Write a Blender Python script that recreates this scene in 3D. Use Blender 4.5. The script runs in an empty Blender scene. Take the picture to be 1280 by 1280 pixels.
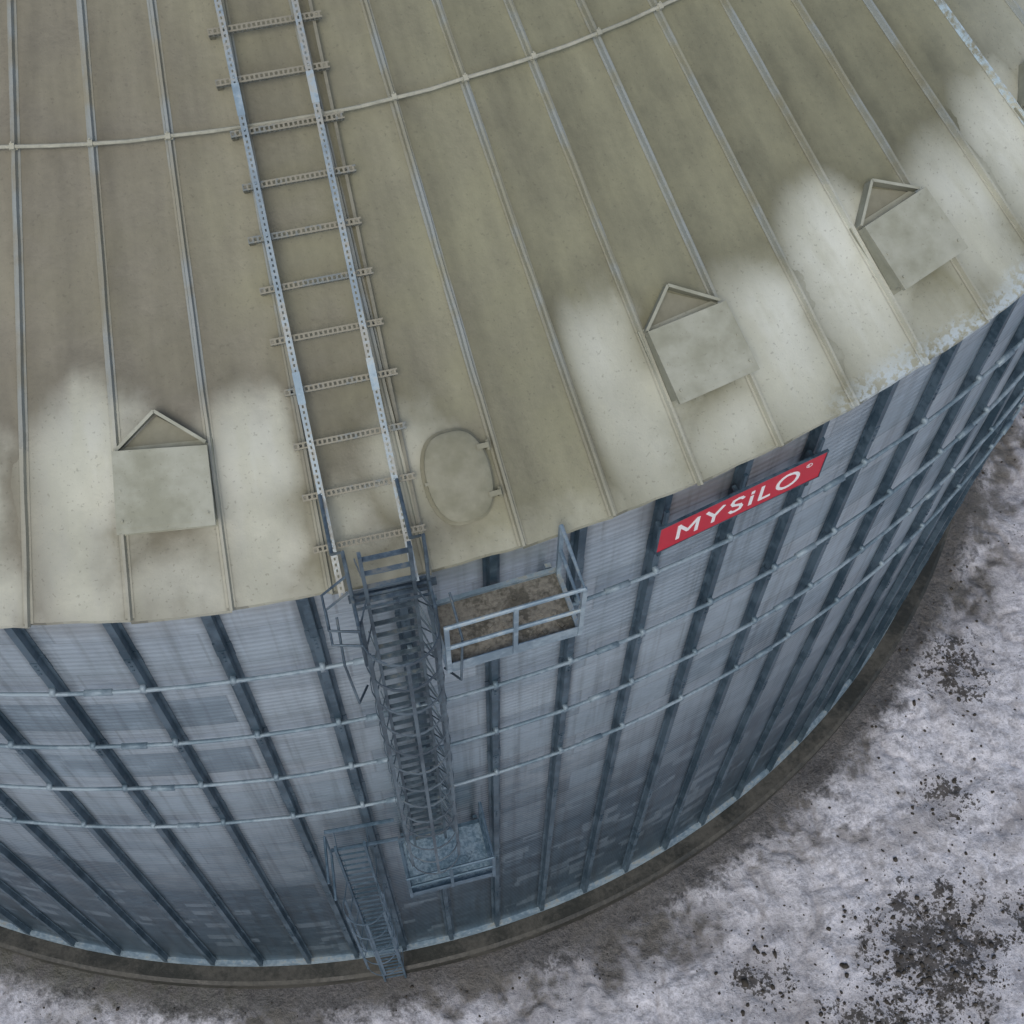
import bpy, math, random
import numpy as np
from mathutils import Matrix, Vector
random.seed(4); rng=np.random.default_rng(7)
R=16.0; N=108; DL=2*math.pi/N; PH=-0.1923; PHS=-0.2094; SL=0.5362; H=16.44
RW=15.845; SN=math.hypot(1,SL)
scene=bpy.context.scene
# ------------------------------------------------------------------ frames
def er(a): return np.array([math.sin(a),-math.cos(a),0.])
def et(a): return np.array([math.cos(a),math.sin(a),0.])
ZV=np.array([0,0,1.])
def us(a): return (-er(a)+SL*ZV)/SN
def nn(a): return (SL*er(a)+ZV)/SN
def roofP(a,s,h=0): return er(a)*R+ZV*H+us(a)*s+nn(a)*h
def wallP(a,r,z): return er(a)*r+ZV*(H+z)
# ------------------------------------------------------------------ mesh builder
class MB:
    def __init__(s): s.v=[];s.f=[];s.uv=[];s.m=[]
    def add(s,vs,fs,uvs=None,m=0):
        b=len(s.v); s.v.extend([tuple(map(float,x)) for x in vs])
        for i,f in enumerate(fs):
            s.f.append([b+j for j in f]); s.m.append(m)
            s.uv.append(uvs[i] if uvs else [(0,0)]*len(f))
    def box(s,o,X,Y,Z,lx,ly,lz,m=0,c=(0.5,0.5,0.5)):
        o=np.array(o,float);X=np.array(X);Y=np.array(Y);Z=np.array(Z)
        xs=(-c[0]*lx,(1-c[0])*lx);ys=(-c[1]*ly,(1-c[1])*ly);zs=(-c[2]*lz,(1-c[2])*lz)
        L=[(x,y,z) for x in xs for y in ys for z in zs]
        vs=[o+X*x+Y*y+Z*z for x,y,z in L]
        F=[(0,1,3,2),(4,6,7,5),(0,4,5,1),(2,3,7,6),(0,2,6,4),(1,5,7,3)]
        if np.dot(np.cross(X,Y),Z)<0: F=[f[::-1] for f in F]
        U=[]
        for f in F:
            P=[L[i] for i in f]
            if len(set(p[0] for p in P))==1: U.append([(p[1],p[2]) for p in P])
            else:
                flat1=len(set(p[1] for p in P))==1
                U.append([(p[0],p[2] if flat1 else p[1]) for p in P])
        s.add(vs,F,U,m)
    def bar(s,p,q,Y,w,t,m=0):
        p=np.array(p,float);q=np.array(q,float);X=q-p;l=np.linalg.norm(X);X=X/l
        Y=np.array(Y,float);Y=Y-X*np.dot(X,Y);Y/=np.linalg.norm(Y);Z=np.cross(X,Y)
        s.box(p,X,Y,Z,l,w,t,m,(0,.5,.5))
    def tube(s,pts,r,n=8,m=0,closed=False,cap=True):
        pts=[np.array(p,float) for p in pts];k=len(pts);vs=[];up=None
        for i,p in enumerate(pts):
            if closed: d=pts[(i+1)%k]-pts[i-1]
            else: d=pts[min(i+1,k-1)]-pts[max(i-1,0)]
            d/=np.linalg.norm(d)
            if up is None:
                up=np.array([0,0,1.]) if abs(d[2])<.9 else np.array([1.,0,0])
            a=np.cross(d,up);a/=np.linalg.norm(a);b=np.cross(a,d);up=b
            for j in range(n):
                t=2*math.pi*j/n; vs.append(p+r*(a*math.cos(t)+b*math.sin(t)))
        fs=[]
        for i in range(k if closed else k-1):
            i2=(i+1)%k
            for j in range(n):
                j2=(j+1)%n; fs.append((i*n+j,i*n+j2,i2*n+j2,i2*n+j))
        if cap and not closed: fs.append(tuple(range(n))[::-1]); fs.append(tuple((k-1)*n+j for j in range(n)))
        s.add(vs,[f[::-1] for f in fs],None,m)
    def extr(s,prof,frames,m=0,vuv=None):
        n=len(prof);vs=[]
        for o,X,Y in frames:
            for x,y in prof: vs.append(np.array(o)+np.array(X)*x+np.array(Y)*y)
        fs=[];U=[]
        for i in range(len(frames)-1):
            for j in range(n):
                j2=(j+1)%n; fs.append((i*n+j,i*n+j2,(i+1)*n+j2,(i+1)*n+j))
                v0,v1=(vuv[i],vuv[i+1]) if vuv else ((0,i),(0,i+1))
                U.append([(v0[0],v0[1]),(v0[0],v0[1]),(v1[0],v1[1]),(v1[0],v1[1])])
        k=len(frames)
        fs.append(tuple(range(n))[::-1]);U.append([(0,0)]*n)
        fs.append(tuple((k-1)*n+j for j in range(n)));U.append([(0,0)]*n)
        s.add(vs,fs,U,m)
    def make(s,name,mats,parent=None,smooth=False,recalc=True):
        me=bpy.data.meshes.new(name); me.from_pydata(s.v,[],s.f)
        ul=me.uv_layers.new(name='UVMap')
        flat=[c for f in s.uv for p in f for c in p]
        ul.data.foreach_set('uv',np.array(flat,dtype=np.float32))
        for m in mats: me.materials.append(m)
        me.polygons.foreach_set('material_index',s.m)
        if smooth: me.polygons.foreach_set('use_smooth',[True]*len(s.f))
        me.update()
        if recalc:
            import bmesh
            bm=bmesh.new();bm.from_mesh(me);bmesh.ops.recalc_face_normals(bm,faces=bm.faces);bm.to_mesh(me);bm.free()
        ob=bpy.data.objects.new(name,me);scene.collection.objects.link(ob)
        if parent: ob.parent=parent
        return ob
def empty(name):
    e=bpy.data.objects.new(name,None);scene.collection.objects.link(e);e.empty_display_size=.3;return e
# ------------------------------------------------------------------ node expressions
class Mat:
    def __init__(s,name):
        s.mat=bpy.data.materials.new(name);s.mat.use_nodes=True;s.nt=s.mat.node_tree
        s.nt.nodes.clear();s.out=s.nt.nodes.new('ShaderNodeOutputMaterial')
        s.b=s.nt.nodes.new('ShaderNodeBsdfPrincipled');s.nt.links.new(s.b.outputs[0],s.out.inputs[0])
    def node(s,t): return s.nt.nodes.new(t)
    def put(s,sock,v):
        if isinstance(v,E): v=v.k
        if isinstance(v,bpy.types.NodeSocket): s.nt.links.new(v,sock)
        elif isinstance(v,(tuple,list)):
            sock.default_value=tuple(v)+((1,) if len(v)==3 and len(sock.default_value)==4 else ())
        else: sock.default_value=v
    def math(s,op,a,b=0.,c=0.):
        n=s.node('ShaderNodeMath');n.operation=op;s.put(n.inputs[0],a);s.put(n.inputs[1],b);s.put(n.inputs[2],c);return E(s,n.outputs[0])
    def uv(s):
        n=s.node('ShaderNodeUVMap');n.uv_map='UVMap';return n.outputs[0]
    def obj(s): return s.node('ShaderNodeTexCoord').outputs['Object']
    def sep(s,v):
        n=s.node('ShaderNodeSeparateXYZ');s.put(n.inputs[0],v);return [E(s,o) for o in n.outputs]
    def comb(s,x,y,z=0.):
        n=s.node('ShaderNodeCombineXYZ');s.put(n.inputs[0],x);s.put(n.inputs[1],y);s.put(n.inputs[2],z);return n.outputs[0]
    def noise(s,v,sc,det=4,ro=.55,dist=0.):
        n=s.node('ShaderNodeTexNoise');s.put(n.inputs['Vector'],v);n.inputs['Scale'].default_value=sc;n.inputs['Detail'].default_value=det
        n.inputs['Roughness'].default_value=ro;n.inputs['Distortion'].default_value=dist;return E(s,n.outputs[0])
    def wn(s,v):
        n=s.node('ShaderNodeTexWhiteNoise');n.noise_dimensions='3D';s.put(n.inputs['Vector'],v);return E(s,n.outputs['Value'])
    def sm(s,x,a,b,lo=0.,hi=1.):
        n=s.node('ShaderNodeMapRange');n.interpolation_type='SMOOTHSTEP'
        if a>b: a,b,lo,hi=b,a,hi,lo
        s.put(n.inputs[0],x);n.inputs[1].default_value=a;n.inputs[2].default_value=b;n.inputs[3].default_value=lo;n.inputs[4].default_value=hi;return E(s,n.outputs[0])
    def mix(s,f,a,b):
        n=s.node('ShaderNodeMix');n.data_type='RGBA';s.put(n.inputs[0],f);s.put(n.inputs[6],a);s.put(n.inputs[7],b);return n.outputs[2]
    def scale(s,c,f):
        n=s.node('ShaderNodeMix');n.data_type='RGBA';n.blend_type='MULTIPLY';n.inputs[0].default_value=1.;s.put(n.inputs[6],c)
        s.put(n.inputs[7],s.comb(f,f,f));return n.outputs[2]
    def bump(s,h,dist,strength=1.,prev=None):
        n=s.node('ShaderNodeBump');n.inputs['Strength'].default_value=strength;n.inputs['Distance'].default_value=dist;s.put(n.inputs['Height'],h)
        if prev is not None: s.put(n.inputs['Normal'],prev)
        return n.outputs[0]
    def fin(s,col,rough=.6,metal=0.,nrm=None):
        s.put(s.b.inputs['Base Color'],col);s.put(s.b.inputs['Roughness'],rough);s.put(s.b.inputs['Metallic'],metal)
        if nrm is not None: s.put(s.b.inputs['Normal'],nrm)
        return s.mat
class E:
    def __init__(s,M,k): s.M=M;s.k=k
    def __add__(s,o): return s.M.math('ADD',s,o)
    __radd__=__add__
    def __mul__(s,o): return s.M.math('MULTIPLY',s,o)
    __rmul__=__mul__
    def __sub__(s,o): return s.M.math('SUBTRACT',s,o)
    def __rsub__(s,o): return s.M.math('SUBTRACT',o,s)
    def __truediv__(s,o): return s.M.math('DIVIDE',s,o)
    def floor(s): return s.M.math('FLOOR',s)
    def fract(s): return s.M.math('FRACT',s)
    def abs(s): return s.M.math('ABSOLUTE',s)
    def min(s,o): return s.M.math('MINIMUM',s,o)
    def max(s,o): return s.M.math('MAXIMUM',s,o)
    def sin(s): return s.M.math('SINE',s)
VENTS=[-5,-2,1,7,10,13,16,19]
# ------------------------------------------------------------------ roof material
def roof_mat(name,rib=False):
    M=Mat(name); u,v,_=M.sep(M.uv()); O=M.obj()
    n1=M.noise(O,.55,2,.55); n2=M.noise(O,2.2,4,.6); n3=M.noise(O,11,3,.65)
    st=M.noise(M.comb(u*2.4,v*.55,1.),1.,3,.6)        # streaks down-slope
    wob=(n1-.5)*3.4+(n2-.5)*1.5+(st-.5)*2.6+(n3-.5)*.15
    us_=u+(n1-.5)*.7+(n2-.5)*.35
    sg=((us_-1.5)*(1/3.)+.5).fract()-.5
    ax=sg.abs()*3.
    left=M.sm(sg,.1,-.1)
    dx=(ax-.86)*(1/.58); vv=v-1.2-left*.22; dv=vv.max(0.)*(1/.60)-vv.min(0.)*.62
    d=dx*dx+dv*dv+(1.-left)*.4
    dx=ax*(1/.95); dv=(v-.26)*(1/.42)
    best=d.min(dx*dx+dv*dv+.7)
    best=best+M.sm((u-4.5).abs(),1.75,1.1)*4.
    for (cu,cv,wu,wv,ad) in ((4.12,1.0,.5,.5,.3),(3.3,.6,.5,.45,1.1)):
        du=(us_-cu)*(1/wu);dv=(v-cv)*(1/wv);best=best.min(du*du+dv*dv+ad)
    halo=M.sm(best+wob,2.4,-.75)
    far=M.sm(u+(n1-.5)*3,11.6,14.2)*M.sm(v+wob*.6,3.6,1.0)
    halo=halo.max(far*.80)
    warm=M.sm(u+(n1-.5)*6,-2.,7.)
    dust=M.mix(warm,(.178,.165,.123),(.198,.196,.126))
    pan=M.wn(M.comb(u.floor(),3.,0.))
    e=(u.fract()-.5)
    tone=1.+(pan-.5)*.14+(n1-.5)*.42+(n2-.5)*.40+(n3-.5)*.26+(st-.5)*.85+e*.20
    tone=tone*M.sm(v,1.2,4.5,1.,1.10)
    dust=M.scale(dust,tone)
    fringe=M.sm(best+wob*.8,3.8,2.2)*(1.-halo)
    dust=M.scale(dust,1.-fringe*.12)
    clean=M.mix(M.sm(st+(n2-.5)*.5,.35,.7),(.50,.515,.42),(.67,.70,.62))
    clean=M.scale(clean,1.+(n3-.5)*.16)
    ev=M.sm(v+(n2-.5)*.8,.45,.0)*.26
    col=M.mix(halo.max(ev),dust,clean)
    fr=M.sm(u+(n2-.5)*2,8.2,9.6)*M.sm(v+(n3-.5)*.5+(n2-.5)*.5,.34,.05)*M.sm(n3,.42,.55)
    col=M.mix(fr*.7,col,(.50,.60,.66))
    if rib:
        bl=M.sm(M.noise(O,1.3,3,.7),.40,.62)*M.sm(v,.9,2.4)
        col=M.mix(bl*.75,M.mix(.30,col,(.42,.42,.34)),(.27,.31,.31))
        b2=M.sm(u,12.4,12.6)*M.sm(u,13.4,13.3)*M.sm(n3,.4,.6)
        col=M.mix(b2*.7,col,(.45,.60,.70))
    else:
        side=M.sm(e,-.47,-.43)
        col=M.scale(col,1.-M.sm(e,.425,.47)*.46-(1.-side)*.32)  # shadow lines along both rib seams, painted into the sheet colour
        spk=M.sm(M.noise(O,30,1,.5),.66,.74)
        col=M.mix(spk*.30,col,(.09,.085,.06))
    nb=M.bump(n3+n2*1.5,.010,.6)
    return M.fin(col,M.sm(n2,.3,.7,.48,.75),0.,nb)
def wall_mat():
    M=Mat('corrugated_galvanised_sheet');u,v,_=M.sep(M.uv());O=M.obj()
    n1=M.noise(O,.35,3,.6);n2=M.noise(O,1.6,4,.6);n3=M.noise(O,8,2,.65)
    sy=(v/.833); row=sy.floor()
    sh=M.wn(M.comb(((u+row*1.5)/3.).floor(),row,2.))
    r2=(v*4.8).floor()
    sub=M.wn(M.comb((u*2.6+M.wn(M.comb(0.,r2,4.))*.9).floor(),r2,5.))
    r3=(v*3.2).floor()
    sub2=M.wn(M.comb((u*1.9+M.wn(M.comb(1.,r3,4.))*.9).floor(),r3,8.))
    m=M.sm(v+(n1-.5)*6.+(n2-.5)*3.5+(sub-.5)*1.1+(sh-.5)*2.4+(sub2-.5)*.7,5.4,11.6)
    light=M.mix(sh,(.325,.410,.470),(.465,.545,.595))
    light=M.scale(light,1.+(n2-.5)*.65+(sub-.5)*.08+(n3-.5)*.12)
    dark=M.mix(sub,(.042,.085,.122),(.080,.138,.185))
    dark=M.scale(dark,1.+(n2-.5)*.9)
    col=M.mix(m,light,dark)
    patch=M.sm(sub2+sub*.3+(n1-.5)*1.2+(n2-.5)*.8,1.0,1.15)*M.sm(v,6.5,8.5)*.42
    col=M.mix(patch,col,(.30,.39,.455))
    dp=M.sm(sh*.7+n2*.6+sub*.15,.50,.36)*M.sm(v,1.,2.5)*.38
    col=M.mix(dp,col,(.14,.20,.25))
    st=M.noise(M.comb(u*7.,v*.25,0.),1.,3,.6)
    col=M.scale(col,1.-M.sm(st,.45,.75)*.34)
    ds=M.sm(v+(n2-.5)*.8,.9,.2)
    col=M.mix(ds*.35,col,(.42,.42,.38))
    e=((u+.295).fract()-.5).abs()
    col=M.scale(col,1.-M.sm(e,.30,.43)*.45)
    seam=((sy.fract())-.5).abs()
    col=M.scale(col,1.-M.sm(seam,.48,.495)*.28)
    vs=(((u+row*1.5)/3.).fract()-.5).abs()
    col=M.scale(col,1.-M.sm(vs,.493,.497)*.20)
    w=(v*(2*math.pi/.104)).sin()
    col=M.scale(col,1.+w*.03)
    nb=M.bump(w*.0035+n3*.004+n2*.012,1.,.6)
    return M.fin(col,M.sm(m+(n3-.5)*.4,0.,1.,.40,.30),.6,nb)
def steel(name,c1,c2,rough=.5,metal=.45,dust=0.,perf=None,dustc=(.33,.30,.22)):
    M=Mat(name);O=M.obj();n1=M.noise(O,1.4,2,.6);n2=M.noise(O,13,3,.65)
    col=M.mix(M.sm(n1+(n2-.5)*.6,.35,.65),c1,c2)
    col=M.scale(col,1.+(n2-.5)*.4)
    if dust>0:
        g=M.node('ShaderNodeNewGeometry');nz=M.sep(g.outputs['Normal'])[2]
        d=M.sm(nz,.2,.8)*M.sm(n2*.5+n1*.5,.56-.2*dust,.66-.2*dust)
        col=M.mix(d*min(1,dust+.3),col,M.scale(dustc,1.+(n2-.5)*.6)) 
    M.fin(col,M.sm(n2,.3,.7,rough-.08,rough+.12),metal)
    if perf:
        u,v,_=M.sep(M.uv()); per,hl,hw=perf
        a=M.sm(((u/per).fract()-.5).abs(),hl,hl-.04)*M.sm(v.abs(),hw,hw-.001)
        tr=M.node('ShaderNodeBsdfTransparent');mx=M.node('ShaderNodeMixShader')
        M.put(mx.inputs[0],a);M.nt.links.new(M.b.outputs[0],mx.inputs[1]);M.nt.links.new(tr.outputs[0],mx.inputs[2]);M.nt.links.new(mx.outputs[0],M.out.inputs[0])
    return M.mat
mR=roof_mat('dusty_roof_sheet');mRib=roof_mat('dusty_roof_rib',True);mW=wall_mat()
mS=steel('galvanised_stiffener',(.036,.070,.098),(.095,.145,.185),.45,.4)
mRing=steel('galvanised_ring_pipe',(.15,.215,.26),(.27,.34,.385),.55,.3)
mSof=steel('eave_sheet_underside',(.22,.24,.23),(.30,.31,.29),.6,.1)
mDustPipe=steel('dusty_pipe',(.33,.335,.265),(.43,.435,.36),.7,.0,.5,None,(.38,.375,.29))
mRail=steel('galvanised_ladder_rail',(.20,.26,.30),(.32,.39,.425),.45,.35,.35,(.055,.26,.009),(.28,.26,.20))
mRung=steel('perforated_rung',(.17,.195,.19),(.26,.275,.25),.55,.2,.8,(.045,.30,.016),(.25,.24,.185))
mPlat=steel('galvanised_platform',(.20,.28,.34),(.34,.43,.48),.45,.4,.25)
mDustSt=steel('dusty_angle',(.16,.158,.12),(.24,.235,.18),.65,.1)
mCage=steel('galvanised_cage',(.065,.095,.12),(.13,.18,.215),.45,.45,.1)
mLow=steel('weathered_blue_steel',(.06,.11,.15),(.12,.18,.235),.5,.4)
def floor_mat(name,a,b):
    M=Mat(name);O=M.obj();n=M.noise(O,4,4,.7);n2=M.noise(O,22,4,.6)
    col=M.mix(M.sm(n+(n2-.5)*.5,.38,.62),a,b);col=M.scale(col,1.+(n2-.5)*.9)
    return M.fin(col,.75,0.,M.bump(n2,.02,.8))
mFloor=floor_mat('muddy_grating',(.10,.095,.075),(.21,.20,.165))
mFloorB=floor_mat('blue_grating',(.10,.17,.225),(.19,.27,.33))
# ------------------------------------------------------------------ silo
silo=empty('grain_silo')
SMAX=(R-0.75)*SN
ss=np.concatenate([np.linspace(0,6.5,66),np.linspace(6.6,SMAX,50)])
b=MB()
def hsh(i,j): 
    x=math.sin(i*127.1+j*311.7)*43758.5453; return x-math.floor(x)
for k in range(-54,54):
    a0=PH+k*DL; nx=6
    eo=(hsh(k,1)-.5)*.045; tilt=(hsh(k,2)-.5)*.04; am=a0+DL/2
    vs=[];fs=[];uv=[]
    for i,s in enumerate(ss):
        q=1-s/SN/R
        for j in range(nx+1):
            t=j/nx; s2=s
            if i==0: s2=s-.015+eo+tilt*(t-.5)+(hsh(k*9+j,5)-.5)*.014
            p=roofP(a0,s2)*(1-t)+roofP(a0+DL,s2)*t
            bow=-.006*math.sin(math.pi*t)*q+.010*math.sin(s*1.7+k*2.3)*math.sin(math.pi*t)
            vs.append(p+nn(am)*bow)
    for i in range(len(ss)-1):
        for j in range(nx):
            f=(i*(nx+1)+j,i*(nx+1)+j+1,(i+1)*(nx+1)+j+1,(i+1)*(nx+1)+j);fs.append(f)
            uv.append([(k+.001+.998*(x%(nx+1))/nx,ss[x//(nx+1)]) for x in f])
    base=len(vs)
    for j in range(nx+1): vs.append(vs[j]-ZV*.045+er(am)*.004)
    for j in range(nx):
        fs.append((base+j,base+j+1,j+1,j));uv.append([(k+j/nx,0)]*4)
    b.add(vs,fs,uv)
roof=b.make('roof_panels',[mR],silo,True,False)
md=roof.modifiers.new('es','EDGE_SPLIT');md.split_angle=math.radians(30)
b=MB()
prof=[(-.027,.0),(-.013,.062),(.013,.062),(.027,.0)]
for k in range(-54,54):
    a=PH+k*DL; top=SMAX if k%2==0 else SMAX*.72
    pr=[(x+(hsh(k,7)-.5)*.004,y-.004) for x,y in prof]
    fr=[];vu=[]
    for s in np.linspace(-.02+(hsh(k,4)-.5)*.03,top,60):
        jx=(hsh(k,int(s*2))-.5)*.008
        fr.append((roofP(a,s)+et(a)*jx,et(a),nn(a)));vu.append((k+.001,s))
    b.extr(pr,fr,0,vu)
    b.extr([(-.044,.001),(-.044,.006),(.044,.006),(.044,.001)],[(roofP(a,s),et(a),nn(a)) for s in (0.,top*.5,top)],0,[(k+.001,0.),(k+.001,top*.5),(k+.001,top)])
b.make('roof_ribs',[mRib],silo)
b=MB();n=48
vs=[];fs=[]
for (r,z) in ((1.1,SL*(R-1.1)+.12),(1.1,SL*(R-1.1)+.3),(.45,SL*(R-.45)+.35),(.4,SL*(R-.45)+.55),(.0,SL*R+.6)):
    for j in range(n): vs.append((r*math.cos(2*math.pi*j/n),r*math.sin(2*math.pi*j/n),H+z))
for i in range(4):
    for j in range(n): fs.append((i*n+j,i*n+(j+1)%n,(i+1)*n+(j+1)%n,(i+1)*n+j))
b.add(vs,fs);b.make('roof_cap',[mDustPipe],silo)
b=MB()
for rr in (.7586,.46):
    s=(1-rr)*R*SN
    pts=[]
    for k in range(-54,54):
        for t in (0,.5):
            a=PH+(k+t)*DL; pts.append(roofP(a,s+(hsh(k,3)-.5)*.02,.092+(hsh(k,9)-.5)*.008-(.014 if t else 0)))
    b.tube(pts,.019,8,0,True)
    for k in range(-54,54):
        a=PH+k*DL
        b.box(roofP(a,s,.062),et(a),us(a),nn(a),.08,.045,.012)
        b.box(roofP(a,s,.092),et(a),us(a),nn(a),.045,.056,.055)
        b.tube([roofP(a,s+.03,.06),roofP(a,s+.03,.14)],.008,6)
b.make('roof_ring_pipe',[mDustPipe],silo)
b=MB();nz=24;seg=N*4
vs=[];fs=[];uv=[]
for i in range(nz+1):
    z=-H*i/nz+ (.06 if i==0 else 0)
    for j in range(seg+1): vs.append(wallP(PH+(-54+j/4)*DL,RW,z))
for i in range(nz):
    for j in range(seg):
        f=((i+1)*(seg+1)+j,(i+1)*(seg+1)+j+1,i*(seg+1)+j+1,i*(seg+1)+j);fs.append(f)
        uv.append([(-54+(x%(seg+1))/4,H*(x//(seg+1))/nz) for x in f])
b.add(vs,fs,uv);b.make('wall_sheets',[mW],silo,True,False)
b=MB()
for k in range(-54,54):
    a0=PH+k*DL;a1=a0+DL
    b.add([wallP(a0,RW-.1,-.02),wallP(a1,RW-.1,-.02),wallP(a1,R-.01,-.05),wallP(a0,R-.01,-.05)],[(0,1,2,3)])
b.make('eave_soffit',[mSof],silo)
b=MB()
hat=[(-.088,.002),(-.088,.008),(-.048,.008),(-.038,.095),(.038,.095),(.048,.008),(.088,.008),(.088,.002)]
hat2=[(x*1.06,y+.006 if y>.003 else y) for x,y in hat]
for k in range(-54,54):
    a=PHS+k*DL
    X=et(a);Y=er(a)
    b.extr(hat,[(wallP(a,RW,-.02),X,Y),(wallP(a,RW,-H+.02),X,Y)])
    zz=-1.25
    while zz>-H+1:
        b.extr(hat2,[(wallP(a,RW,zz+.16),X,Y),(wallP(a,RW,zz-.16),X,Y)])
        for dz in (-.1,0,.1):
            b.box(wallP(a,RW+.106,zz+dz),X,ZV,Y,.022,.022,.012)
        zz-=2.5
b.make('wall_stiffeners',[mS],silo)
b=MB()
for z in (-1.81,-3.48,-5.05,-6.69):
    pts=[]
    for k in range(-54,54):
        for t in (0,.5):
            a=PHS+(k+t)*DL; pts.append(wallP(a,RW+.138+(hsh(k,int(-z*9))-.5)*.010,z+(hsh(k,int(-z*7))-.5)*.03))
    b.tube(pts,.026,8,0,True)
    for k in range(-54,54):
        a=PHS+k*DL
        b.box(wallP(a,RW+.117,z),et(a),ZV,er(a),.055,.12,.085)
        if k%3==0:
            a2=a+DL*.5
            b.tube([wallP(a2-.009,RW+.138,z),wallP(a2+.009,RW+.138,z)],.040,8)
b.make('wind_ring_pipes',[mRing],silo,True)
b=MB()
pts=[(RW-.02,-H+.10),(RW+.07,-H+.10),(RW+.10,-H+.01),(RW-.02,-H+.01)]
def ringprof(b,prof,n=432,m=0):
    vs=[];fs=[];c=len(prof)
    for j in range(n):
        a=2*math.pi*j/n
        for r,z in prof: vs.append(wallP(a,r,z))
    for j in range(n):
        for i in range(c):
            i2=(i+1)%c;j2=(j+1)%n
            fs.append((j*c+i,j*c+i2,j2*c+i2,j2*c+i))
    b.add(vs,fs,None,m)
ringprof(b,pts);b.make('base_flange',[mPlat],silo)
M=Mat('dirty_concrete');O=M.obj();n1=M.noise(O,.9,4,.6);n2=M.noise(O,9,4,.7)
col=M.mix(M.sm(n1+(n2-.5)*.5,.35,.65),(.026,.027,.021),(.066,.064,.053));col=M.scale(col,1.+(n2-.5)*.9)
mC=M.fin(col,M.sm(n1,.4,.6,.4,.7),0.,M.bump(n2,.02,.6))
b=MB();ringprof(b,[(RW-.3,-H),(16.22,-H-.003),(16.29,-H-.05),(16.31,-H-1.0),(RW-.3,-H-1.0)]);b.make('foundation_ring',[mC],silo)
# ------------------------------------------------------------------ roof vents
def build_vent(k,name='roof_vent'):
    a=PH+(k+.5)*DL; T=et(a);U=us(a);Nn=nn(a)
    b=MB()
    def P(x,s,h): return roofP(a,s)+T*x+Nn*h
    rnd=random.Random(k); s0,s1=.83,1.52; w0=.425;w1=.41; h0=.30;h1=.20
    tw=rnd.uniform(-.02,.02)
    vs=[P(-w0,s0,.05),P(w0,s0,.05),P(w1,s1,.03),P(-w1,s1,.03),P(-w0,s0,h0),P(w0,s0,h0),P(w1,s1+tw,h1),P(-w1,s1-tw,h1)]
    fs=[(4,5,6,7),(0,4,7,3),(1,2,6,5),(3,7,6,2)]
    b.add(vs,fs)
    e=.02
    lid=[P(-w0-e,s0-.05,h0-.01),P(w0+e,s0-.05,h0-.01),P(w1+e,s1+.01+tw,h1+.012),P(-w1-e,s1+.01-tw,h1+.012)]
    low=[x-Nn*.035 for x in lid];lid=[x+Nn*.012 for x in lid]
    b.add(lid+low,[(0,1,2,3),(0,4,5,1),(1,5,6,2),(2,6,7,3),(3,7,4,0),(7,6,5,4)])
    b.add([P(-w0+.01,s0+.06,.04),P(w0-.01,s0+.06,.04),P(w0-.01,s0+.06,h0-.02),P(-w0+.01,s0+.06,h0-.02)],[(0,1,2,3)],None,1)
    b.box(P(0,(s0+s1)/2,.02),T,U,Nn,2*w0+.06,s1-s0+.12,.03)
    for sx in (-w0+.04,w0-.04):
        for t in (.1,.5,.9):
            s=s0+(s1-s0)*t; h=h0+(h1-h0)*t
            b.box(P(sx,s,h+.012),T,U,Nn,.02,.02,.016)
    ap=P(-.03,1.88,.0)
    for sx in (-1,1):
        q=P(sx*.41,s1+.03,.0)
        d=ap-q;L=np.linalg.norm(d);d/=L
        b.bar(q+Nn*.08,ap+Nn*.08,Nn,.14,.010)
        side=np.cross(Nn,d)*(-sx)
        b.bar(q+Nn*.155,ap+Nn*.155,side,.030,.008)
    b.add([P(-.38,s1+.04,.012),P(.38,s1+.04,.012),P(-.03,1.84,.012)],[(0,1,2)],None,2)
    return b.make(name,[mR2,mDark,mGap])
def vent_mat():
    M=Mat('dusty_vent_hood');O=M.obj();n1=M.noise(O,1.9,3,.55);n2=M.noise(O,7,4,.6)
    col=M.mix(M.sm(n1+(n2-.5)*.3,.30,.70),(.29,.297,.222),(.395,.407,.33));col=M.scale(col,1.+(n2-.5)*.25)
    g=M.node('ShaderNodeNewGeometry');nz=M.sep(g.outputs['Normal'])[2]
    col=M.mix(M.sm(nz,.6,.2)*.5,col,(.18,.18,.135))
    spk=M.sm(M.noise(O,30,2,.5),.66,.72);col=M.mix(spk*.3,col,(.13,.12,.09))
    return M.fin(col,.7,0.,M.bump(n2,.006,.5))
mR2=vent_mat()
M=Mat('dark_mesh');mDark=M.fin((.02,.02,.018),.8)
M=Mat('grimy_sheet');n=M.noise(M.obj(),12,4,.6);mGap=M.fin(M.mix(n,(.20,.20,.15),(.31,.31,.24)),.8)
for i,k in enumerate(VENTS): build_vent(k)
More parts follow.
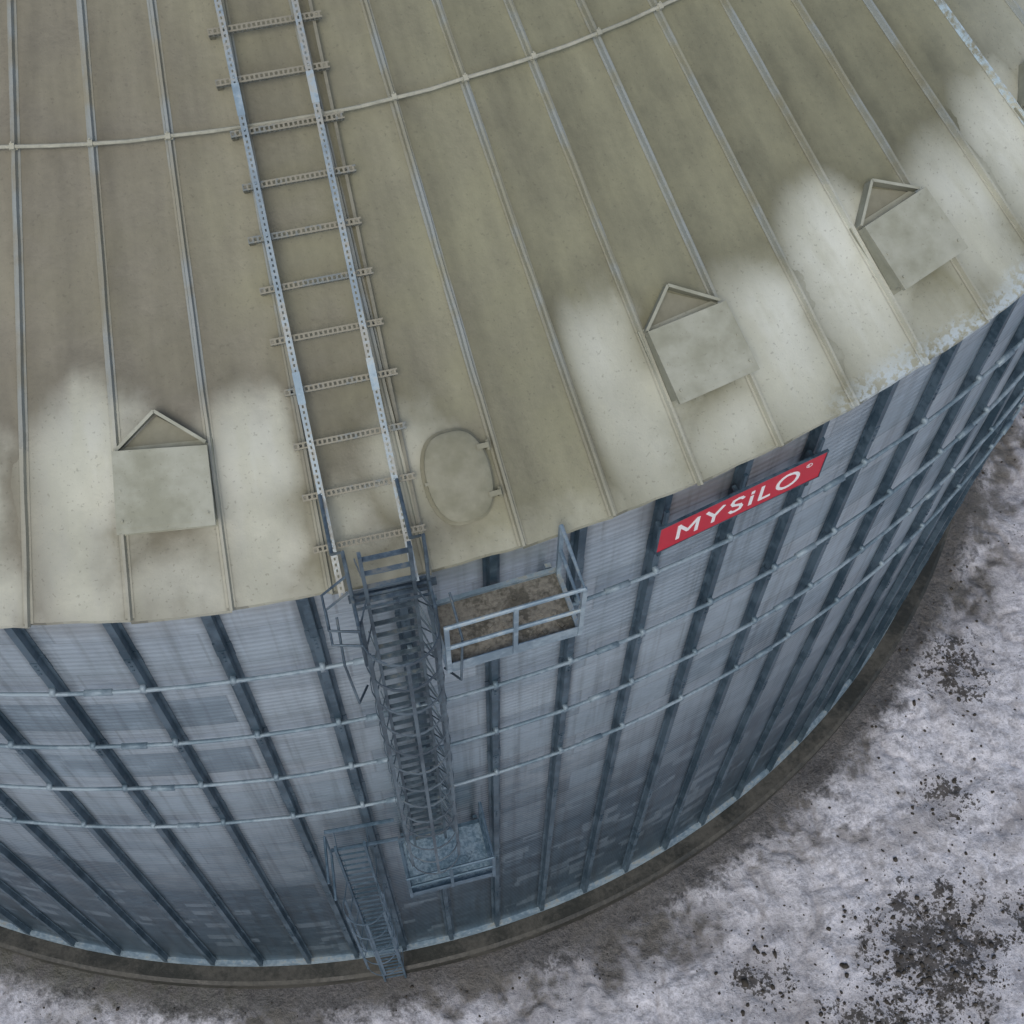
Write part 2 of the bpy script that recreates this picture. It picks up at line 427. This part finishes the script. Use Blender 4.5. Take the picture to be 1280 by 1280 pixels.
# ------------------------------------------------------------------ roof hatch
def hatch():
    a=PH+4.53*DL;T=et(a);U=us(a);Nn=nn(a);c=.79
    b=MB()
    def loop(w,l,h,n=48):
        o=[]
        for i in range(n):
            t=2*math.pi*i/n; x=math.cos(t);y=math.sin(t)
            sx=math.copysign(abs(x)**.68,x)*w; sy=math.copysign(abs(y)**.95,y)*l
            o.append(roofP(a,c)+T*sx+U*sy+Nn*h)
        return o
    L=[loop(.335,.455,.0),loop(.335,.455,.02),loop(.30,.42,.026),loop(.285,.405,.09),loop(.305,.425,.095),loop(.305,.425,.125),loop(.285,.405,.138),loop(.20,.31,.146),loop(.02,.03,.150)]
    vs=[p for l in L for p in l];n=48;fs=[]
    for i in range(len(L)-1):
        for j in range(n): fs.append((i*n+j,i*n+(j+1)%n,(i+1)*n+(j+1)%n,(i+1)*n+j))
    fs.append(tuple((len(L)-1)*n+j for j in range(n)))
    b.add(vs,fs)
    def P(x,s,h): return roofP(a,c+s)+T*x+Nn*h
    for s in (.22,-.24):
        b.box(P(.29,s,.125),T,U,Nn,.12,.05,.05);b.tube([P(.345,s-.05,.10),P(.345,s+.05,.10)],.018)
        b.box(P(.335,s,.05),T,U,Nn,.02,.07,.1)
    b.box(P(-.30,.0,.11),T,U,Nn,.06,.03,.05)
    ob=b.make('roof_hatch',[mH],None,True);md=ob.modifiers.new('es','EDGE_SPLIT');md.split_angle=math.radians(35)
M=Mat('dusty_hatch_lid');O=M.obj();n1=M.noise(O,2.5,4,.6);n2=M.noise(O,14,4,.6)
col=M.mix(M.sm(n1,.35,.65),(.205,.204,.140),(.27,.268,.198));col=M.scale(col,1.+(n2-.5)*.3)
mH=M.fin(col,.75,0.,M.bump(n2,.005,.5))
hatch()
# ------------------------------------------------------------------ roof ladder
def roof_ladder():
    a=PH+3.475*DL;T=et(a);U=us(a);Nn=nn(a);b=MB()
    def P(x,s,h): return roofP(a,s)+T*x+Nn*h
    S1=13.5
    for x,sg in ((-.345,1),(.345,-1)):
        b.bar(P(x,-.06,.235),P(x,S1,.235),T,.062,.005,0)
        b.bar(P(x-.028*sg,-.06,.20),P(x-.028*sg,S1,.20),Nn,.066,.005,0)
        b.bar(P(x+.028*sg,-.06,.222),P(x+.028*sg,S1,.222),Nn,.022,.005,0)
    s=.42
    while s<S1:
        j=random.uniform(-.012,.012);e=random.uniform(-.03,.03)
        b.bar(P(-.50+e,s+j,.165),P(.56+e,s+j,.165),U,.062,.005,1)
        b.bar(P(-.50+e,s+j-.029,.135),P(.56+e,s+j-.029,.135),Nn,.06,.005,1)
        for x in (-.47,.5):
            b.box(P(x+e,s+j,.08),Nn,T,U,.16,.05,.04,3)
        for x in (-.345,.345): b.tube([P(x,s+j,.17),P(x,s+j,.25)],.009,6,2)
        s+=.486
    b.bar(P(.49,-.04,.075),P(.49,S1*.45,.075),T,.03,.005,3);b.bar(P(.503,-.04,.04),P(.503,S1*.45,.04),Nn,.07,.005,3)
    for s in (1.9,4.6,7.3,10.):
        for x in (-.345,.345): b.bar(P(x,s-.15,.2405),P(x,s+.15,.2405),T,.07,.005,2)
    b.make('roof_ladder',[mRail,mRung,mPlat,mDustSt])
roof_ladder()
# ------------------------------------------------------------------ caged ladder
def caged(k,rl,z0,z1,mat,cage0,cage1,w=.225,cr=.36,hoop=.75,rw=.045):
    a=PH+k*DL;T=et(a);E_=er(a);b=MB()
    def P(x,d,z): return wallP(a,rl+d,z)+T*x
    for x in (-w,w): b.bar(P(x,0,z1),P(x,0,z0),E_,.07,.035)
    z=z0-.1
    while z>z1+.1: b.bar(P(-w,0,z),P(w,0,z),E_,rw,.02);z-=.28
    z=z0-.6
    while z>z1+.3:
        for x in (-w,w):b.bar(P(x,0,z),P(x*1.2,RW-rl+.05,z),ZV,.05,.01)
        z-=1.66
    nh=14;z=cage0
    def hp(t): 
        an=math.pi*(-.17+1.34*t); return (-cr*1.02*math.cos(an),.40+cr*math.sin(an)) 
    while z>cage1:
        pts=[(-w,0)]+[hp(t) for t in np.linspace(0,1,nh)]+[(w,0)]
        for p,q in zip(pts[:-1],pts[1:]): b.bar(P(p[0],p[1],z),P(q[0],q[1],z),ZV,.055,.008)
        z-=hoop
    for t in (0.02,.25,.5,.75,.98):
        x,d=hp(t); b.bar(P(x,d,cage0+.02),P(x,d,max(cage1,z+hoop)-.02),T,.038,.006)
    z=cage0
    x,d=hp(.98);x2,d2=w,0
    while z-hoop>cage1:
        b.tube([P(x,d,z),P(x2,d2,z-hoop/2),P(x,d,z-hoop)],.009,5);z-=hoop
    return b,P,T,E_,a
b,P,T,E_,a=caged(3.58,16.17,.95,-8.35,mCage,.10,-7.4,hoop=.62)
aL=PH+3.475*DL
for x in (-.36,.36):
    b.tube([P(x,-.0,-.9),P(x,.02,.75),P(x,-.05,.98),roofP(aL,.35,.62)+et(aL)*x,roofP(aL,.9,.24)+et(aL)*x],.019,8)
    b.tube([P(x,.0,.2),P(x,.32,.22),P(x,.40,-.55),P(x,.2,-.8)],.016,8)
    b.tube([P(x*1.5,.05,-.1),P(x*1.55,.5,-.2),P(x*1.4,.62,-.9),P(x*1.1,.3,-1.3)],.013,6)
b.bar(P(-.40,-.12,-.14),P(.45,-.12,-.14),ZV,.08,.05)
for d in (-.10,-.04,.02,.08): b.bar(P(-.36,d,.03),P(.36,d,.03),E_,.025,.02)
for z in (.62,.3): b.tube([P(-.36,.0,z),P(-.62,.12,z-.05),P(-.62,.45,z-.1),P(-.36,.5,z-.15)],.014,6)
b.make('caged_ladder',[mCage])
b,P,T,E_,a=caged(2.42,16.35,-7.2,-16.75,mLow,-8.9,-13.6,w=.2,cr=.30,hoop=.95,rw=.025)
b.make('caged_ladder',[mLow])
# ------------------------------------------------------------------ service platforms
def platform(name,k0,k1,z,depth,mats,hr=1.0,end=1):
    am=PH+(k0+k1)/2*DL;T=et(am);E_=er(am);b=MB();w=(k1-k0)*DL*(R+.3)/2;r0=RW+.16
    def P(x,d,h): return wallP(am,r0+d,z+h)+T*x
    b.box(P(0,depth/2,0),T,E_,ZV,2*w-.04,depth-.04,.03,1)
    for d in (0.0,depth): b.box(P(0,d,0),T,E_,ZV,2*w,.045,.12,0)
    for x in (-w,w): b.box(P(x,depth/2,0),E_,T,ZV,depth,.045,.118,0)
    b.box(P(0,depth+.026,.10),T,E_,ZV,2*w,.006,.12,0)
    rr=random.Random(int(k0*10))
    for i in range(40):
        x=rr.uniform(-w+.1,w-.1);d=depth*.5+rr.gauss(0,.15)+.1
        d=min(max(d,.08),depth-.08);sz=rr.uniform(.015,.05)
        an=rr.uniform(0,3);X=T*math.cos(an)+E_*math.sin(an);Y=-T*math.sin(an)+E_*math.cos(an)
        b.box(P(x,d,.02),X,Y,ZV,sz*1.6,sz,sz*.6,1)
    for x in (-w,0,w):
        b.box(P(x,depth+.03,0),ZV,T,E_,hr,.045,.035,0,(0,.5,.5))
    for h in (hr,hr*.55): b.tube([P(-w-.02,depth+.03,h),P(w,depth+.03,h)]+([P(w,.02,h)] if end else []),.024,8)
    b.box(P(w,.04,0),ZV,T,E_,hr,.045,.045,0,(0,.5,.5))
    for x in (-w*.9,w*.9):
        b.bar(P(x,depth,-.07),P(x,-.1,-.75),T,.04,.04);b.bar(P(x,-.08,.02),P(x,-.08,-.8),T,.06,.05)
    b.make(name,mats)
platform('service_platform',3.98,5.38,-.78,.68,[mPlat,mFloor],1.02)
platform('service_platform',3.12,4.40,-8.60,.80,[mLow,mFloorB],1.0)
b=MB();a0=PH+2.05*DL;a1=PH+3.1*DL
for z in (-7.45,-8.4):
    b.tube([wallP(a0,16.1,z),wallP(a0,16.75,z)],.02,6)
    b.tube([wallP(a0,16.03,z),wallP(a1,16.03,z)],.03,6)
b.tube([wallP(a0,16.1,-7.45),wallP(a0,16.1,-8.4)],.02,6)
b.make('ladder_landing_rail',[mLow])
# ------------------------------------------------------------------ sign
sg=empty('sign_board')
am=PH+7.63*DL;T=et(am);E_=er(am)
Mx=Mat('red_sign_face');O=Mx.obj();n=Mx.noise(O,3,4,.6);n2=Mx.noise(O,40,3,.6)
col=Mx.mix(n,(.56,.008,.030),(.44,.006,.024));col=Mx.mix(Mx.sm(n2,.62,.75)*.10,col,(.4,.35,.3));mRed=Mx.fin(col,.42)
Mx=Mat('white_lettering');mWh=Mx.fin((.80,.80,.80),.5)
b=MB();W=2.0;Hh=.53;cz=-.80
b.box(wallP(am,RW+.20,cz),T,ZV,E_,W,Hh,.02);ob=b.make('panel',[mRed],sg)
b=MB()
for dz in (-Hh/2,Hh/2): b.box(wallP(am,RW+.2,cz+dz),T,ZV,E_,W+.02,.014,.03)
for dx in (-W/2,W/2): b.box(wallP(am,RW+.2,cz)+T*dx,ZV,T,E_,Hh-.015,.014,.03)
for dx in (-.93,-.02,.9):
    b.box(wallP(am,RW+.17,cz+.05)+T*dx,ZV,T,E_,.95,.04,.035)
    b.box(wallP(am,RW+.11,cz+.1)+T*dx,E_,T,ZV,.12,.04,.04)
b.make('frame',[mS],sg)
GL={'M':[((0,0),(0,1)),((0,1),(.5,.35)),((.5,.35),(1,1)),((1,1),(1,0))],
    'Y':[((0,1),(.5,.48)),((1,1),(.5,.48)),((.5,.48),(.5,0))],
    'i':[((.5,0),(.5,.64)),((.5,.88),(.5,1.0))],
    'L':[((0,1),(0,0)),((0,0),(.9,0))],
    'S':[((.95,.86),(.8,.97)),((.8,.97),(.5,1.)),((.5,1.),(.15,.95)),((.15,.95),(.05,.76)),((.05,.76),(.2,.58)),((.2,.58),(.8,.42)),((.8,.42),(.95,.24)),((.95,.24),(.85,.05)),((.85,.05),(.5,0)),((.5,0),(.2,.03)),((.2,.03),(.03,.15))],
    'O':[((.5+.52*math.cos(t*math.pi/10),.5+.5*math.sin(t*math.pi/10)),(.5+.52*math.cos((t+1)*math.pi/10),.5+.5*math.sin((t+1)*math.pi/10))) for t in range(20)]}
b=MB()
gi=0
def glyph(ch,x0,z0,w,h,t):
    global gi
    for (p,q) in GL[ch]:
        d=np.array([(q[0]-p[0])*w,(q[1]-p[1])*h]);L=np.linalg.norm(d);d=d/L*min(t*.30,L)
        A=wallP(am,RW+.2115,cz)+T*(x0+p[0]*w-d[0])+ZV*(z0+p[1]*h-d[1])
        B=wallP(am,RW+.2115,cz)+T*(x0+q[0]*w+d[0])+ZV*(z0+q[1]*h+d[1])
        gi+=1
        b.bar(A+E_*(.0004*(gi%7)),B+E_*(.0004*(gi%7)),E_,.004,t)
for ch,x0,w in (('M',-.76,.22),('Y',-.43,.19),('S',-.135,.145),('i',.075,.08),('L',.235,.13),('O',.44,.24)):
    glyph(ch,x0,-.135,w,.27,.042)
for t in range(12):
    p=(.80+.035*math.cos(t*math.pi/6),.13+.035*math.sin(t*math.pi/6));q=(.80+.035*math.cos((t+1)*math.pi/6),.13+.035*math.sin((t+1)*math.pi/6))
    A=wallP(am,RW+.213,cz)
    b.bar(A+T*p[0]+ZV*p[1],A+T*q[0]+ZV*q[1],E_,.004,.007)
b.bar(wallP(am,RW+.213,cz)+T*.79+ZV*.115,wallP(am,RW+.213,cz)+T*.79+ZV*.147,E_,.004,.010)
b.make('lettering',[mWh],sg)
# ------------------------------------------------------------------ ground
def vn(x,y,seed=0):
    xi=np.floor(x).astype(np.int64);yi=np.floor(y).astype(np.int64);xf=x-xi;yf=y-yi
    xf=xf*xf*(3-2*xf);yf=yf*yf*(3-2*yf)
    def h(i,j):
        n=(i*374761393+j*668265263+seed*1442695041)&0xffffffff
        n=((n^(n>>13))*1274126177)&0xffffffff
        return ((n^(n>>16))&0xffff)/65535.
    return (h(xi,yi)*(1-xf)+h(xi+1,yi)*xf)*(1-yf)+(h(xi,yi+1)*(1-xf)+h(xi+1,yi+1)*xf)*yf
def fbm(x,y,o,seed=0,g=.5):
    s=0;a=1;t=0
    for i in range(o): s=s+a*(vn(x*2**i+i*17.3,y*2**i-i*9.1,seed+i)-.5);t+=a;a*=g
    return s/t*2
GZ=-.42
rs=np.concatenate([np.arange(16.2,25,.045),np.arange(25,34,.25),34*1.18**np.arange(0,26)])
As=np.concatenate([np.arange(-.75,1.6,.0030),np.arange(1.6,2*math.pi-.75,.06)])
AA,RR=np.meshgrid(As,rs,indexing='ij');X=RR*np.sin(AA);Y=-RR*np.cos(AA)
fade=np.clip((60-RR)/30,0,1)
Hh_=fbm(X*.45,Y*.45,3,1)*.16+fbm(X*1.7,Y*1.7,3,5,.5)*.07
ruts=np.abs(fbm(X*1.0+3,Y*1.0,3,9))
Hh_=Hh_-np.clip(.12-ruts,0,1)*.40+ fbm(X*6,Y*6,3,21)*.040
foot=np.clip((RR-16.3)/.8,0,1)
Hh_=(Hh_*(.25+.75*foot)+(1-foot)*.06)*fade
Zg=GZ+Hh_
na,nr=AA.shape
vs=np.stack([X,Y,Zg],-1).reshape(-1,3)
i=np.arange(na)[:,None];j=np.arange(nr-1)[None,:];i2=(i+1)%na
F=np.stack([i*nr+j,i*nr+j+1,i2*nr+j+1,i2*nr+j],-1).reshape(-1,4)
me=bpy.data.meshes.new('ground');me.from_pydata(vs.tolist(),[],F.tolist());me.polygons.foreach_set('use_smooth',[True]*len(F));me.update()
g=bpy.data.objects.new('ground',me);scene.collection.objects.link(g)
M=Mat('snowy_mud');O=M.obj();x,y,z=M.sep(O)
n0=M.noise(O,.25,2,.6);n1=M.noise(O,.8,4,.62,.5);n2=M.noise(O,2.6,5,.66,.3);n3=M.noise(O,14,4,.72)
r=M.math('SQRT',x*x+y*y)
lowz=M.sm(z,GZ+.03,GZ-.10)
mud=M.sm((17.1-r)*.75+(n0-.5)*3.6+(n1-.5)*3.4+(n2-.5)*2.2+(n3-.5)*1.1+(lowz-.3)*.35,-.50,.75)
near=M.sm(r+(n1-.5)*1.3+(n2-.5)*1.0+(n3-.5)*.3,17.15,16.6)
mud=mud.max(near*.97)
snow=M.mix(M.sm(n2+(n3-.5)*.5,.30,.60),(.36,.36,.385),(.68,.685,.73))
snow=M.mix(M.sm(n1+(n2-.5)*.7,.48,.64)*.60,snow,(.22,.207,.205))
snow=M.mix(lowz*.32,snow,(.24,.227,.225))
snow=M.scale(snow,1.+(n3-.5)*.60)
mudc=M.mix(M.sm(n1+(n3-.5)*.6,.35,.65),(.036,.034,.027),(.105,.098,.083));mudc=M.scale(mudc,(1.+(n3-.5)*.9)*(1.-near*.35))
grn=M.sm(x,-2.,-6.)*M.sm(n2,.35,.6);mudc=M.mix(grn*.6,mudc,(.050,.053,.025))
col=M.mix(mud*.93,snow,mudc)
def spot(k,rr,rad):
    a=PH+k*DL;px,py=rr*math.sin(a),-rr*math.cos(a)
    dx=(x-px)*(1/rad);dy=(y-py)*(1/rad);return dx*dx+dy*dy
sp=spot(11.7,20.6,1.7).min(spot(10.1,21.2,1.35)).min(spot(16.5,17.6,1.0)+.1).min(spot(9.0,18.9,.8)+.3).min(spot(14.,18.8,.8)+.25).min(spot(13.2,21.6,.9)+.2)
dk=M.sm(n2*1.1+(n3-.5)*1.1+(1.-sp).max(-.55)*.26,.66,.78)
col=M.mix(dk*.92,col,M.mix(n3,(.015,.013,.010),(.055,.048,.038)))
nb=M.bump(n3+n2*.3,.06,.75)
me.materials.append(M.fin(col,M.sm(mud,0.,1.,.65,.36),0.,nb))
b=MB();rr=random.Random(3)
ico=[(0,0,1),(.89,0,.45),(.28,.85,.45),(-.72,.53,.45),(-.72,-.53,.45),(.28,-.85,.45),(.72,.53,-.45),(-.28,.85,-.45),(-.89,0,-.45),(-.28,-.85,-.45),(.72,-.53,-.45),(0,0,-1)]
ifc=[(0,1,2),(0,2,3),(0,3,4),(0,4,5),(0,5,1),(1,6,2),(2,7,3),(3,8,4),(4,9,5),(5,10,1),(6,7,2),(7,8,3),(8,9,4),(9,10,5),(10,6,1),(11,7,6),(11,8,7),(11,9,8),(11,10,9),(11,6,10)]
def gz(px,py):
    a=math.atan2(px,-py);rad=math.hypot(px,py)
    ia=min(np.searchsorted(As,a),na-1);ir=min(np.searchsorted(rs,rad),nr-1);return Zg[ia,ir]
def clod(a,rad,sz):
    px,py=rad*math.sin(a),-rad*math.cos(a);z=gz(px,py);sx,sy=rr.uniform(.7,1.4),rr.uniform(.7,1.2);ro=rr.uniform(0,3)
    vs=[]
    for q in ico:
        f=rr.uniform(.65,1.15);X0=q[0]*sx*f;Y0=q[1]*sy*f
        vs.append((px+sz*(X0*math.cos(ro)-Y0*math.sin(ro)),py+sz*(X0*math.sin(ro)+Y0*math.cos(ro)),z+sz*.2+sz*.6*q[2]*f))
    b.add(vs,ifc)
for (k,r0,sd,n) in ((11.7,20.6,.8,420),(10.1,21.2,.8,280),(16.5,17.6,.55,80),(9.,18.9,.45,50),(14,18.8,.6,60),(13.2,21.6,.6,90)):
    for _ in range(n):
        clod(PH+k*DL+rr.gauss(0,sd)/r0,r0+rr.gauss(0,sd),abs(rr.gauss(0,.024))+.008)
for _ in range(2600): clod(rr.uniform(-.6,1.5),rr.uniform(16.5,25),abs(rr.gauss(0,.013))+.006)
M=Mat('dark_soil');n=M.noise(M.obj(),20,3,.6);mS2=M.fin(M.mix(n,(.02,.017,.013),(.07,.06,.045)),.8)
b.make('mud_clods',[mS2],None,True)
# ------------------------------------------------------------------ light
SE=math.radians(52);SA=math.radians(200)
w=bpy.data.worlds.new('World');scene.world=w;w.use_nodes=True;nt=w.node_tree;nt.nodes.clear()
o=nt.nodes.new('ShaderNodeOutputWorld');bg=nt.nodes.new('ShaderNodeBackground');sk=nt.nodes.new('ShaderNodeTexSky')
sk.sky_type='NISHITA';sk.sun_disc=False;sk.sun_elevation=SE;sk.sun_rotation=SA;sk.air_density=1.;sk.dust_density=3.;sk.ozone_density=1.
nt.links.new(sk.outputs[0],bg.inputs[0]);bg.inputs[1].default_value=.13;nt.links.new(bg.outputs[0],o.inputs[0])
sd=bpy.data.lights.new('sun','SUN');sd.energy=.75;sd.angle=math.radians(28);sd.color=(1,.985,.90)
so=bpy.data.objects.new('sun',sd);scene.collection.objects.link(so)
dirv=Vector((math.sin(SA)*math.cos(SE),math.cos(SA)*math.cos(SE),math.sin(SE)))
so.rotation_euler=dirv.to_track_quat('Z','Y').to_euler();so.location=dirv*60
# ------------------------------------------------------------------ camera
pit,yaw,rol=1.0768,.2393,.0136
cp,sp_=math.cos(pit),math.sin(pit)
fw=np.array([math.sin(yaw)*cp,math.cos(yaw)*cp,-sp_]);rt=np.array([math.cos(yaw),-math.sin(yaw),0.]);up=np.cross(rt,fw)
r2=rt*math.cos(rol)+up*math.sin(rol);u2=-rt*math.sin(rol)+up*math.cos(rol)
cd=bpy.data.cameras.new('Camera');co=bpy.data.objects.new('Camera',cd);scene.collection.objects.link(co)
cd.sensor_width=36;cd.lens=1795.15/1280*36;cd.clip_start=.1;cd.clip_end=5000
co.matrix_world=Matrix(((r2[0],u2[0],-fw[0],0),(r2[1],u2[1],-fw[1],-1.3705*R),(r2[2],u2[2],-fw[2],H+.7616*R),(0,0,0,1)))
scene.camera=co
scene.view_settings.view_transform='Standard';scene.view_settings.look='None';scene.view_settings.exposure=0
